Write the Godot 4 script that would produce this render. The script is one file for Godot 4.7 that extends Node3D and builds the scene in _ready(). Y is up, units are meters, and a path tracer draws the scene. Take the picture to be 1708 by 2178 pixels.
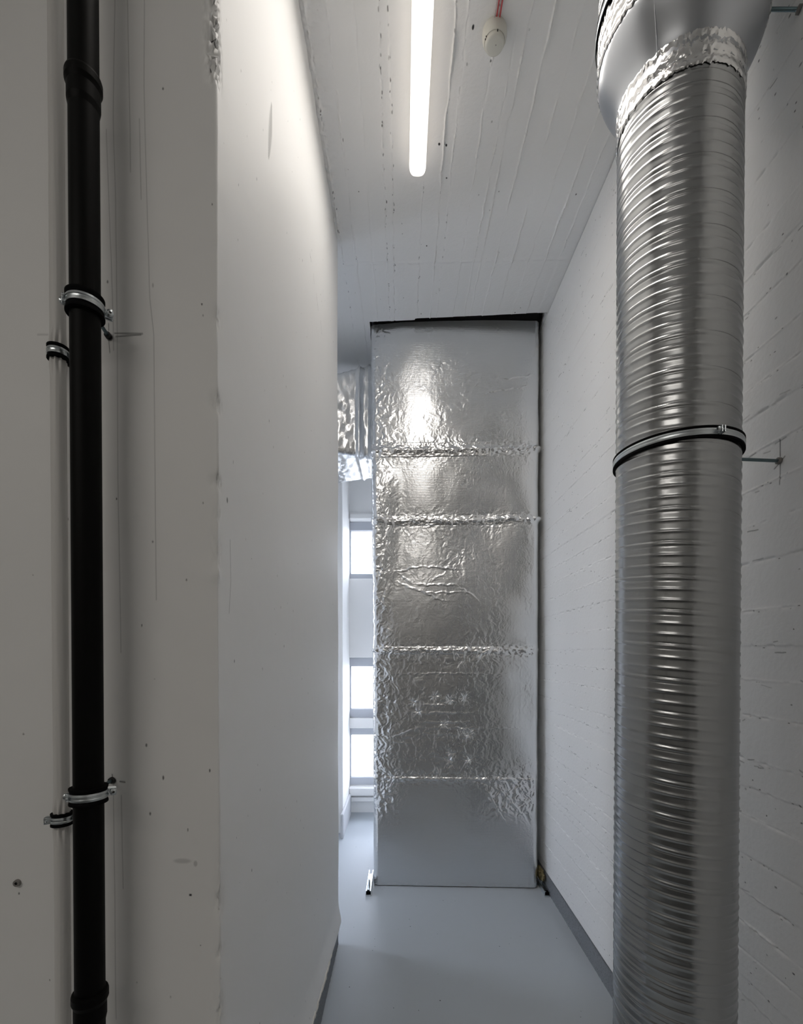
extends Node3D
# A narrow plant corridor: x to the right, y up, the corridor runs towards -z. "d" below is the distance from the camera along the corridor (z = -d).

const EYE := 1.6
const HC := 3.82            # ceiling height

var M := {}
var numbers := {}
var rng := RandomNumberGenerator.new()


func _ready() -> void:
	rng.seed = 7
	# ---------------------------------------------------------------- camera, sky, lamp light, exposure
	var cam := Camera3D.new()
	cam.name = "camera"
	cam.projection = Camera3D.PROJECTION_FRUSTUM
	cam.keep_aspect = Camera3D.KEEP_HEIGHT
	cam.near = 0.05
	cam.far = 60.0
	cam.size = 2178.0 / 1000.0 * 0.05
	cam.frustum_offset = Vector2(-0.0010, 0.3116) * 0.05
	cam.position = Vector3(0, EYE, 0)
	cam.rotation_degrees = Vector3(-0.61, 0, 0)
	cam.current = true
	add_child(cam)

	var sky_mat := ProceduralSkyMaterial.new()
	sky_mat.sky_top_color = Color(0.89, 0.925, 1.0)
	sky_mat.sky_horizon_color = Color(0.945, 0.965, 1.0)
	sky_mat.ground_horizon_color = Color(0.94, 0.96, 1.0)
	sky_mat.ground_bottom_color = Color(0.66, 0.68, 0.72)
	var sky := Sky.new()
	sky.sky_material = sky_mat
	var env := Environment.new()
	env.background_mode = Environment.BG_SKY
	env.sky = sky
	env.background_energy_multiplier = 10.5
	env.tonemap_mode = Environment.TONE_MAPPER_LINEAR
	env.tonemap_exposure = 1.07
	env.sdfgi_enabled = true
	env.ssao_enabled = true
	env.ssil_enabled = true
	var we := WorldEnvironment.new()
	we.name = "environment"
	we.environment = env
	add_child(we)

	materials()
	setting()
	window_wall()
	foil_duct()
	round_duct()
	pipes()
	lamp("slim linear ceiling lamp with glowing white diffuser, above the corridor", pt(0.0695, HC, 1.39), 1.5, 0.0, 0.84)
	lamp("long linear ceiling lamp outside the view, facing the black drain pipe", pt(-2.0, HC, -1.9), 2.4, 90.0, 2.7)
	detector()
	small_things()


# ==================================================================== helpers
func nz(s: int, freq: float, oct := 1, ridged := false) -> FastNoiseLite:
	var n := FastNoiseLite.new()
	n.seed = s
	n.frequency = freq
	n.noise_type = FastNoiseLite.TYPE_SIMPLEX_SMOOTH
	n.fractal_type = FastNoiseLite.FRACTAL_NONE if oct == 1 else (FastNoiseLite.FRACTAL_RIDGED if ridged else FastNoiseLite.FRACTAL_FBM)
	n.fractal_octaves = oct
	return n


func numbered(called: String) -> String:
	var n: int = numbers.get(called, 0)
	numbers[called] = n + 1
	return called if n == 0 else "%s_%03d" % [called, n]


func tag(o: Node, label: String, category: String, group := "") -> Node:
	o.set_meta("label", label)
	o.set_meta("category", category)
	if group != "":
		o.set_meta("group", group)
	return o


func thing(called: String, label: String, category: String, at := Vector3.ZERO, group := "") -> Node3D:
	var o := Node3D.new()
	o.name = numbered(called)
	o.position = at
	add_child(o)
	tag(o, label, category, group)
	return o


func obj(called: String, mesh: Mesh, mat: Material, parent: Node = null) -> MeshInstance3D:
	var o := MeshInstance3D.new()
	o.mesh = mesh
	o.material_override = mat
	o.cast_shadow = GeometryInstance3D.SHADOW_CASTING_SETTING_ON
	if parent == null or parent == self:
		o.name = numbered(called)
		add_child(o)
	else:
		o.name = called
		parent.add_child(o, true)
	return o


func struct(called: String, label: String, mesh: Mesh, mat: Material) -> MeshInstance3D:
	var o := obj(called, mesh, mat)
	o.set_meta("kind", "structure")
	o.set_meta("label", label)
	o.set_meta("category", called.split("_")[0])
	return o


func pt(x: float, y: float, d: float) -> Vector3:
	return Vector3(x, y, -d)


# a grid of points as one surface with smooth normals; i runs along nx, j along ny
func sheet(am: ArrayMesh, pos: PackedVector3Array, nx: int, ny: int, uv: PackedVector2Array, uv2: PackedVector2Array, flip := false, skip := PackedByteArray(), wrap := false) -> void:
	var nor := PackedVector3Array()
	nor.resize(nx * ny)
	var sg := -1.0 if flip else 1.0
	for j in ny:
		var j0 := maxi(j - 1, 0) * nx
		var j1 := mini(j + 1, ny - 1) * nx
		for i in nx:
			var i0 := i - 1
			var i1 := i + 1
			if wrap:
				if i0 < 0: i0 = nx - 2
				if i1 > nx - 1: i1 = 1
			else:
				if i0 < 0: i0 = 0
				if i1 > nx - 1: i1 = nx - 1
			var a := pos[j * nx + i1] - pos[j * nx + i0]
			var b := pos[j1 + i] - pos[j0 + i]
			nor[j * nx + i] = a.cross(b).normalized() * sg
	var idx := PackedInt32Array()
	idx.resize((nx - 1) * (ny - 1) * 6)
	var k := 0
	var has_skip := skip.size() > 0
	for j in ny - 1:
		for i in nx - 1:
			if has_skip and skip[j * nx + i]:
				continue
			var a := j * nx + i
			var b := a + 1
			var c := a + nx + 1
			var d := a + nx
			if flip:
				idx[k] = a; idx[k + 1] = b; idx[k + 2] = c
				idx[k + 3] = a; idx[k + 4] = c; idx[k + 5] = d
			else:
				idx[k] = a; idx[k + 1] = c; idx[k + 2] = b
				idx[k + 3] = a; idx[k + 4] = d; idx[k + 5] = c
			k += 6
	idx.resize(k)
	var arr := []
	arr.resize(Mesh.ARRAY_MAX)
	arr[Mesh.ARRAY_VERTEX] = pos
	arr[Mesh.ARRAY_NORMAL] = nor
	if uv.size():
		arr[Mesh.ARRAY_TEX_UV] = uv
	if uv2.size():
		arr[Mesh.ARRAY_TEX_UV2] = uv2
	arr[Mesh.ARRAY_INDEX] = idx
	am.add_surface_from_arrays(Mesh.PRIMITIVE_TRIANGLES, arr)


func tri(st: SurfaceTool, a: Vector3, b: Vector3, c: Vector3, out: Vector3) -> void:
	var pts := [a, b, c] if (b - a).cross(c - a).dot(out) < 0.0 else [a, c, b]
	for p in pts:
		st.set_uv(Vector2(p.x + p.z, p.y))
		st.set_uv2(Vector2(0.001, 0.001))
		st.add_vertex(p)


func quad(st: SurfaceTool, a: Vector3, b: Vector3, c: Vector3, d: Vector3, out: Vector3) -> void:
	tri(st, a, b, c, out)
	tri(st, a, c, d, out)


func flat() -> SurfaceTool:
	var st := SurfaceTool.new()
	st.begin(Mesh.PRIMITIVE_TRIANGLES)
	st.set_smooth_group(-1)
	return st


# a box between two corners with chamfered edges
func box(st: SurfaceTool, lo: Vector3, hi: Vector3, bev := 0.0, xf := Transform3D()) -> void:
	var a := Vector3(minf(lo.x, hi.x), minf(lo.y, hi.y), minf(lo.z, hi.z))
	var b := Vector3(maxf(lo.x, hi.x), maxf(lo.y, hi.y), maxf(lo.z, hi.z))
	var c := (a + b) * 0.5
	var h := (b - a) * 0.5
	var P := func(s: Vector3, ax: int) -> Vector3:
		var v := Vector3.ZERO
		for k in 3:
			v[k] = s[k] * (h[k] - (0.0 if k == ax else bev))
		return xf * (c + v)
	var B := xf.basis
	for ax in 3:
		var u := (ax + 1) % 3
		var w := (ax + 2) % 3
		for sg in [-1.0, 1.0]:
			var n := Vector3.ZERO
			n[ax] = sg
			var q := []
			for m in [[-1.0, -1.0], [1.0, -1.0], [1.0, 1.0], [-1.0, 1.0]]:
				var s := Vector3.ZERO
				s[ax] = sg; s[u] = m[0]; s[w] = m[1]
				q.append(P.call(s, ax))
			quad(st, q[0], q[1], q[2], q[3], B * n)
			if bev > 0.0:
				for s2 in [-1.0, 1.0]:
					var e0 := Vector3.ZERO
					e0[ax] = sg; e0[u] = s2; e0[w] = -1.0
					var e1 := e0
					e1[w] = 1.0
					var nn := Vector3.ZERO
					nn[ax] = sg; nn[u] = s2
					quad(st, P.call(e0, ax), P.call(e1, ax), P.call(e1, u), P.call(e0, u), B * nn)
	if bev > 0.0:
		for x in [-1.0, 1.0]:
			for y in [-1.0, 1.0]:
				for z in [-1.0, 1.0]:
					var s := Vector3(x, y, z)
					tri(st, P.call(s, 0), P.call(s, 1), P.call(s, 2), B * s)


func done(st: SurfaceTool) -> ArrayMesh:
	st.generate_normals()
	return st.commit()


func box_mesh(lo: Vector3, hi: Vector3, bev := 0.0) -> ArrayMesh:
	var st := flat()
	box(st, lo, hi, bev)
	return done(st)


# a surface of revolution round the y axis at the origin; profile of Vector2(radius, y) listed downwards gives outward normals
func lathe(profile: Array, seg := 48, wob: FastNoiseLite = null, amp := 0.0) -> ArrayMesh:
	var n := profile.size()
	var pos := PackedVector3Array()
	var uv := PackedVector2Array()
	for p in profile:
		for i in seg + 1:
			var a := TAU * i / seg
			var r: float = p.x
			if wob:
				r += wob.get_noise_3d(cos(a) * p.x, p.y, sin(a) * p.x) * amp
			pos.append(Vector3(r * cos(a), p.y, r * sin(a)))
			uv.append(Vector2(a * 0.15, p.y))
	var am := ArrayMesh.new()
	sheet(am, pos, seg + 1, n, uv, PackedVector2Array(), false, PackedByteArray(), true)
	return am


# profile with creases kept: every point doubled with a small offset
func hard(profile: Array) -> Array:
	var out := []
	for k in profile.size():
		var p: Vector2 = profile[k]
		if k > 0:
			out.append(p + (profile[k - 1] - p).normalized() * 0.0002)
		out.append(p)
		if k < profile.size() - 1:
			out.append(p + (profile[k + 1] - p).normalized() * 0.0002)
	return out


func tube(pts: Array, r: float, seg := 10) -> ArrayMesh:
	var pos := PackedVector3Array()
	var n := pts.size()
	var up := Vector3(0.31, 0.77, 0.55)
	for k in n + 2:
		var q := clampi(k - 1, 0, n - 1)
		var t: Vector3 = (pts[mini(q + 1, n - 1)] - pts[maxi(q - 1, 0)]).normalized()
		var x := t.cross(up).normalized()
		var y := t.cross(x)
		var rr := 0.0001 if k == 0 or k == n + 1 else r
		for i in seg + 1:
			var a := TAU * i / seg
			pos.append(pts[q] + (x * cos(a) + y * sin(a)) * rr)
	var am := ArrayMesh.new()
	sheet(am, pos, seg + 1, n + 2, PackedVector2Array(), PackedVector2Array(), true, PackedByteArray(), true)
	return am


# ==================================================================== materials
func mat(called: String, col: Color, rough: float, metal := 0.0) -> StandardMaterial3D:
	var m := StandardMaterial3D.new()
	m.resource_name = called
	m.albedo_color = col.linear_to_srgb()
	m.roughness = rough
	m.metallic = metal
	M[called] = m
	return m


func noise_tex(s: int, freq: float, oct: int, size := 512) -> NoiseTexture2D:
	var t := NoiseTexture2D.new()
	t.width = size
	t.height = size
	t.seamless = true
	t.noise = nz(s, freq, oct)
	return t


func relief(m: StandardMaterial3D, t: Texture2D, cm: float, scale: float) -> void:
	m.heightmap_enabled = true
	m.heightmap_texture = t
	m.heightmap_scale = cm
	m.uv1_scale = Vector3(scale, scale, scale)


func marks(m: StandardMaterial3D, img: Image) -> void:
	m.detail_enabled = true
	m.detail_blend_mode = BaseMaterial3D.BLEND_MODE_MUL
	m.detail_uv_layer = BaseMaterial3D.DETAIL_UV_2
	m.detail_albedo = ImageTexture.create_from_image(img)


func materials() -> void:
	var fine := noise_tex(3, 0.03, 4)
	for k in [["plaster_white", 0.014], ["concrete_white", 0.05], ["ceiling_white", 0.05]]:
		var m := mat(k[0], Color(0.90, 0.90, 0.89), 0.55)
		if k[0] != "plaster_white":
			relief(m, fine, k[1], 3.0)
	mat("back_white", Color(0.45, 0.45, 0.44), 0.7)
	mat("floor_dark", Color(0.06, 0.06, 0.06), 0.6)
	var fl := mat("floor_paint", Color(0.45, 0.485, 0.515), 0.45)
	fl.metallic_specular = 0.35
	fl.uv1_scale = Vector3(0.8, 0.8, 0.8)
	fl.uv1_triplanar = true
	fl.uv1_world_triplanar = true
	var dirt := Image.create(1024, 1024, false, Image.FORMAT_RGB8)
	dirt.fill(Color.WHITE)
	for q in 26:
		var v := rng.randf_range(0.25, 0.7)
		dirt.fill_rect(Rect2i(rng.randi_range(0, 1015), rng.randi_range(0, 1015), rng.randi_range(2, 4), rng.randi_range(2, 4)), Color(v, v, v))
	fl.albedo_texture = ImageTexture.create_from_image(dirt)
	var sk := mat("skirting_grey", Color(0.26, 0.275, 0.295), 0.7)
	sk.albedo_texture = speckle(11, 0.5)
	relief(sk, fine, 0.15, 4.0)
	mat("frame_paint", Color(0.46, 0.48, 0.52), 0.5)
	mat("plaster_raw", Color(0.74, 0.71, 0.66), 0.8)
	mat("plinth_pale", Color(0.50, 0.51, 0.53), 0.7)
	mat("passage_white", Color(0.80, 0.80, 0.79), 0.6)
	mat("gap_dark", Color(0.02, 0.02, 0.02), 0.9)
	var gl := mat("glass", Color(1, 1, 1), 0.03)
	gl.transparency = BaseMaterial3D.TRANSPARENCY_ALPHA
	gl.albedo_color = Color(1, 1, 1, 0.04)
	# aluminium foil with woven scrim
	var f := mat("foil", Color(0.78, 0.79, 0.80), 0.25, 1.0)
	f.anisotropy_enabled = true
	f.anisotropy = -0.72
	relief(f, scrim(), 0.06, 1.0 / 0.264)
	var ft := mat("foil_tape", Color(0.82, 0.82, 0.82), 0.2, 1.0)
	relief(ft, noise_tex(21, 0.03, 3), 0.06, 4.0)
	var ga := mat("galvanised", Color(0.43, 0.44, 0.445), 0.26, 1.0)
	relief(ga, noise_tex(25, 0.02, 3, 256), 0.012, 5.0)
	mat("galvanised_smooth", Color(0.48, 0.50, 0.53), 0.34, 1.0)
	mat("zinc", Color(0.62, 0.66, 0.68), 0.3, 1.0)
	mat("rubber", Color(0.004, 0.004, 0.0045), 0.8).metallic_specular = 0.2
	mat("pipe_black", Color(0.003, 0.003, 0.0028), 0.5).metallic_specular = 0.22
	var pw := mat("pipe_white", Color(0.74, 0.73, 0.71), 0.5)
	pw.resource_name = "pipe_white"
	mat("rod_zinc", Color(0.16, 0.22, 0.24), 0.4, 1.0)
	mat("plastic_cream", Color(0.74, 0.73, 0.66), 0.4)
	mat("dot_dark", Color(0.02, 0.02, 0.02), 0.6)
	mat("cable_red", Color(0.55, 0.07, 0.08), 0.4)
	mat("cable_pale", Color(0.62, 0.56, 0.56), 0.4)
	mat("lamp_housing", Color(0.75, 0.75, 0.75), 0.5)
	mat("wool", Color(0.22, 0.18, 0.09), 0.95)
	mat("debris", Color(0.05, 0.04, 0.03), 0.9)
	mat("plug_grey", Color(0.25, 0.24, 0.23), 0.7)
	var di := mat("diffuser_glow", Color(0.9, 0.9, 0.88), 0.5)
	di.emission_enabled = true
	di.emission = Color(1.0, 0.96, 0.92)
	di.emission_energy_multiplier = 2.0


func speckle(s: int, _k: float) -> ImageTexture:
	var r := RandomNumberGenerator.new()
	r.seed = s
	var im := Image.create(256, 256, false, Image.FORMAT_RGB8)
	im.fill(Color(0.95, 0.95, 0.95))
	for k in 900:
		var v := r.randf_range(0.35, 1.0)
		var w := r.randi_range(1, 3)
		im.fill_rect(Rect2i(r.randi_range(0, 252), r.randi_range(0, 252), w, r.randi_range(1, 3)), Color(v, v, v))
	return ImageTexture.create_from_image(im)


# relief of the foil: reinforcing threads every 11 mm plus fine crumple, one tile = 0.264 m
func scrim() -> ImageTexture:
	var n := 512
	var a := nz(31, 0.05, 3)
	var b := PackedByteArray()
	b.resize(n * n)
	for y in n:
		var ly := absf(fposmod(y / float(n) * 24.0, 1.0) - 0.5) * 2.0
		var hy := smoothstep(0.55, 1.0, ly)
		for x in n:
			var lx := absf(fposmod(x / float(n) * 8.0, 1.0) - 0.5) * 2.0
			var ang := TAU * x / n
			var ang2 := TAU * y / n
			var q := a.get_noise_3d(cos(ang) * 60.0 + cos(ang2) * 23.0, sin(ang) * 60.0, sin(ang2) * 60.0 + cos(ang2) * 31.0)
			b[y * n + x] = int(clampf(118.0 + 60.0 * hy + 25.0 * smoothstep(0.88, 1.0, lx) + q * 70.0, 0, 255))
	var im := Image.create_from_data(n, n, false, Image.FORMAT_L8, b)
	return ImageTexture.create_from_image(im)


# ------------------------------------------------------------------ wear drawn on a wall's own map (metres -> texels)
class Sheet:
	var im: Image
	var w: int
	var h: int
	var x0: float
	var y0: float
	var sx: float
	var sy: float

	func _init(pw: int, ph: int, ax: float, ay: float, bx: float, by: float) -> void:
		w = pw; h = ph; x0 = ax; y0 = ay
		sx = pw / (bx - ax)
		sy = ph / (by - ay)
		im = Image.create(pw, ph, false, Image.FORMAT_RGB8)
		im.fill(Color.WHITE)

	func dab(x: float, y: float, v: float) -> void:
		var px := (x - x0) * sx - 0.5
		var py := (y - y0) * sy - 0.5
		for q in 4:
			var ix := int(floor(px)) + (q & 1)
			var iy := int(floor(py)) + (q >> 1)
			if ix < 0 or iy < 0 or ix >= w or iy >= h:
				continue
			var k := (1.0 - absf(px - ix)) * (1.0 - absf(py - iy))
			var c := im.get_pixel(ix, iy).r * (1.0 - (1.0 - v) * k)
			im.set_pixel(ix, iy, Color(c, c, c))

	func line(pts: Array, v: float, jit := 0.0) -> void:
		for k in pts.size() - 1:
			var a: Vector2 = pts[k]
			var b: Vector2 = pts[k + 1]
			var n := int(ceil(maxf(absf(b.x - a.x) * sx, absf(b.y - a.y) * sy))) + 1
			for i in n:
				var p := a.lerp(b, float(i) / n)
				dab(p.x + sin(i * 0.37) * jit, p.y + cos(i * 0.41) * jit, v)

	func blot(x: float, y: float, rx: float, ry: float, v: float) -> void:
		for iy in range(int((y - ry - y0) * sy) - 1, int((y + ry - y0) * sy) + 2):
			for ix in range(int((x - rx - x0) * sx) - 1, int((x + rx - x0) * sx) + 2):
				if ix < 0 or iy < 0 or ix >= w or iy >= h:
					continue
				var qx := (ix + 0.5) / sx + x0 - x
				var qy := (iy + 0.5) / sy + y0 - y
				var e := 1.0 - smoothstep(0.6, 1.15, sqrt(qx * qx / (rx * rx) + qy * qy / (ry * ry)))
				var c := im.get_pixel(ix, iy).r * (1.0 - (1.0 - v) * e)
				im.set_pixel(ix, iy, Color(c, c, c))


# ==================================================================== the setting
const WX := -0.348          # corridor face of the left wall
const WN := 0.892           # its near corner (distance)
const WF := 2.575           # its far end


func setting() -> void:
	struct("floor", "smooth grey painted floor of the corridor", box_mesh(pt(-4.3, -0.25, 5.2), pt(1.3, 0.0, -0.25)), M.floor_paint)
	struct("floor_landing", "dark floor of the space behind the camera", box_mesh(pt(-4.3, -0.25, -0.25), pt(1.3, -0.002, -3.4)), M.floor_dark)
	ceiling()
	left_wall()
	right_wall()
	# the rest of the shell
	struct("wall_back", "plain wall behind the camera", box_mesh(pt(-4.3, 0, -3.1), pt(1.3, HC, -3.35)), M.back_white)
	struct("wall_side", "plain wall left of the camera", box_mesh(pt(-4.3, 0, 0.90), pt(-4.05, HC, -3.35)), M.back_white)
	struct("wall_passage", "far white end wall of the side passage", passage_end(), M.passage_white)
	var wf := flat()
	for b in [[3.0, 3.07, 0.85, 2.9], [3.68, 3.75, 0.85, 2.9]]:
		box(wf, pt(-2.76, b[2], b[0]), pt(-2.68, b[3], b[1]), 0.004)
	for b in [[0.85, 0.92], [1.86, 1.92], [2.83, 2.9]]:
		box(wf, pt(-2.76, b[0], 3.0), pt(-2.68, b[1], 3.75), 0.004)
	var pw := struct("window_4", "tall window at the end of the side passage", done(wf), M.frame_paint)
	obj("pane", box_mesh(pt(-2.724, 0.9, 3.05), pt(-2.718, 2.85, 3.7)), M.glass, pw)


func passage_end() -> ArrayMesh:
	var st := flat()
	box(st, pt(-2.85, 0, 2.5), pt(-2.6, HC, 3.0))
	box(st, pt(-2.85, 0, 3.75), pt(-2.6, HC, 5.0))
	box(st, pt(-2.85, 0, 3.0), pt(-2.6, 0.85, 3.75))
	box(st, pt(-2.85, 2.9, 3.0), pt(-2.6, HC, 3.75))
	return done(st)


func edge_list(lo: float, hi: float, seams: Array, fill: float) -> Array:
	# coordinates across the boards: tight round every seam; returns [coordinate, seam number, offset]
	var out := []
	var offs := [-0.012, -0.007, -0.0042, -0.002, 0.0, 0.002, 0.0042, 0.007, 0.012]
	for k in seams.size():
		for o in offs:
			out.append([seams[k] + o, k, o])
	var x := lo
	while x <= hi + 1e-6:
		var ok := true
		for s in seams:
			if absf(s - x) < 0.015:
				ok = false
		if ok:
			var best := 0
			for k in seams.size():
				if absf(seams[k] - x) < absf(seams[best] - x):
					best = k
			out.append([x, best, x - seams[best]])
		x += fill
	out = out.filter(func(e): return e[0] >= lo - 1e-6 and e[0] <= hi + 1e-6)
	out.sort_custom(func(p, q): return p[0] < q[0])
	return out


func ceiling() -> void:
	# board-marked soffit: boards run along the corridor
	var seams := [-0.62, -0.50, -0.40, -0.332, -0.258, -0.165, -0.083, -0.047, 0.098, 0.185, 0.228, 0.334, 0.408, 0.447, 0.528, 0.623, 0.716, 0.808, 0.885]
	var fin := [0.3, 0.3, 0.3, 0.9, 0.6, 0.12, 0.25, 0.2, 0.35, 1.0, 0.5, 0.8, 0.75, 0.6, 1.1, 0.8, 0.6, 0.8, 0.5]
	var pit := [0.2, 0.2, 0.2, 0.8, 0.2, 0.1, 1.0, 0.9, 0.3, 0.3, 0.6, 0.2, 0.1, 0.1, 0.2, 0.1, 0.1, 0.1, 0.1]
	var cols := edge_list(-0.90, 1.02, seams, 0.022)
	var rows := []
	var d := 1.15
	while d < 3.1:
		rows.append(d)
		d += 0.008 if d < 2.75 else 0.012
	var hole_row := rows.size()
	d = 3.13
	while d < 4.95:
		rows.append(d)
		d += 0.03
	var nx := cols.size()
	var ny := rows.size()
	var n1 := nz(41, 1.3)
	var n2 := nz(42, 9.0, 2)
	var n3 := nz(43, 26.0, 2)
	var n4 := nz(44, 60.0)
	var pos := PackedVector3Array()
	var uv := PackedVector2Array()
	var uv2 := PackedVector2Array()
	var skip := PackedByteArray()
	pos.resize(nx * ny); uv.resize(nx * ny); uv2.resize(nx * ny); skip.resize(nx * ny)
	var step := []
	for k in seams.size() + 1:
		step.append(rng.randf_range(-0.0016, 0.0016))
	var step2 := []
	for k in seams.size() + 1:
		step2.append(rng.randf_range(-0.0016, 0.0016))
	for j in ny:
		var dj: float = rows[j]
		var past := dj > 2.69
		for i in nx:
			var x: float = cols[i][0]
			var k: int = cols[i][1]
			var o: float = cols[i][2]
			# the soffit's front edge above the duct is not quite square to the corridor
			var dd := dj
			var bump := maxf(0.0, 1.0 - absf(dj - 3.13) / 0.3)
			dd += (3.172 - 0.066 * (x + 0.206) - 3.13 - (0.012 if x > 0.09 else 0.0)) * bump
			var fx := n2.get_noise_2d(k * 7.3, dj * 0.7)
			var f: float = fin[k] * clampf(n2.get_noise_2d(k * 13.1 + 3.0, dj * 0.35) * 1.3 + 0.45, 0.0, 1.2) * (0.75 + 0.75 * n4.get_noise_2d(k * 5.0, dj * 1.6))
			if past:
				f *= 0.35
			var g: float = pit[k] * clampf(n3.get_noise_2d(k * 9.1, dj * 0.8) * 1.8 + 0.1, 0.0, 1.0)
			var h := f * 0.0105 * exp(-pow(o / 0.0028, 2.0)) - g * 0.004 * exp(-pow((o - 0.002) / 0.0036, 2.0))
			var st: Array = step2 if past else step
			var sa: float = st[k] if o < 0.0 else st[k + 1]
			h += sa * smoothstep(0.0, 0.006, absf(o))
			h += 0.0012 * n1.get_noise_2d(x, dj) + 0.0005 * n3.get_noise_2d(x, dj * 0.5)
			h += (0.005 * maxf(0.0, n4.get_noise_2d(x * 0.3, 5.0) + 0.4) * exp(-pow((dj - 2.69 + 0.03 * (x - 0.2)) / 0.006, 2.0)))
			# thick ragged bead of plaster where soffit meets the left wall
			if dj < WF + 0.02:
				var lump := clampf(0.6 + n2.get_noise_2d(dj * 1.4, 9.0) * 1.4, 0.0, 1.5)
				h += 0.016 * lump * exp(-pow((x - WX - 0.004) / 0.022, 2.0)) + 0.007 * lump * n3.get_noise_2d(x * 2.0, dj * 1.5) * exp(-pow((x - WX - 0.02) / 0.05, 2.0))
			var wx := x + fx * 0.006 * minf(1.0, absf(x - WX) * 10.0)
			pos[j * nx + i] = pt(wx, HC - h, dd)
			uv[j * nx + i] = Vector2(x, dj)
			uv2[j * nx + i] = Vector2((x + 0.9) / 1.92, (dd - 1.15) / 3.7)
			skip[j * nx + i] = 1 if j >= hole_row and dj < 3.83 and x > -0.222 and x < 0.948 else 0
	var am := ArrayMesh.new()
	sheet(am, pos, nx, ny, uv, uv2, true, skip)
	# slab above, with the hole that the duct goes up through
	var st := flat()
	box(st, pt(-4.3, HC, 1.16), pt(1.3, HC + 0.25, -3.4))
	box(st, pt(-3.0, HC, 1.15), pt(-0.90, HC + 0.25, 5.2))
	box(st, pt(-0.90, HC + 0.012, 3.09), pt(1.3, HC + 0.25, 1.15))
	box(st, pt(1.0, HC + 0.001, 5.2), pt(1.3, HC + 0.25, 1.15))
	box(st, pt(-0.90, HC + 0.012, 5.2), pt(-0.225, HC + 0.25, 3.08))
	box(st, pt(-0.23, HC + 0.012, 5.2), pt(1.3, HC + 0.25, 3.97))
	box(st, pt(0.952, HC + 0.012, 3.98), pt(1.3, HC + 0.25, 3.08))
	box(st, pt(-0.4, HC + 0.25, 4.2), pt(1.3, HC + 0.3, 2.9))
	st.generate_normals()
	st.commit(am)
	# pits and dirt
	var s := Sheet.new(1024, 2048, -0.9, 1.15, 1.02, 4.85)
	var r := RandomNumberGenerator.new()
	r.seed = 5
	for k in [[6, 34], [7, 38], [3, 16], [9, 5], [10, 10], [8, 12], [2, 5], [4, 3]]:
		for q in k[1]:
			var dd := r.randf_range(1.2, 3.1)
			s.blot(seams[k[0]] + 0.002 + r.randf_range(-0.004, 0.004), dd, r.randf_range(0.001, 0.0024), r.randf_range(0.003, 0.009), r.randf_range(0.35, 0.85))
	for q in 30:
		var z := r.randf_range(0.0012, 0.0035)
		s.blot(r.randf_range(-0.3, 0.95), r.randf_range(1.3, 3.1), z, z * r.randf_range(1.0, 2.0), r.randf_range(0.4, 0.9))
	for e in [[0.2535, 1.69, 0.004, 0.008], [0.165, 2.074, 0.005, 0.006], [0.196, 2.078, 0.004, 0.006], [0.134, 2.585, 0.003, 0.004], [0.21, 2.22, 0.003, 0.004]]:
		s.blot(e[0], e[1], e[2], e[3], 0.12)
	marks(M.ceiling_white, s.im)
	struct("ceiling", "white painted concrete ceiling with ridges left by formwork boards", am, M.ceiling_white)


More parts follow.
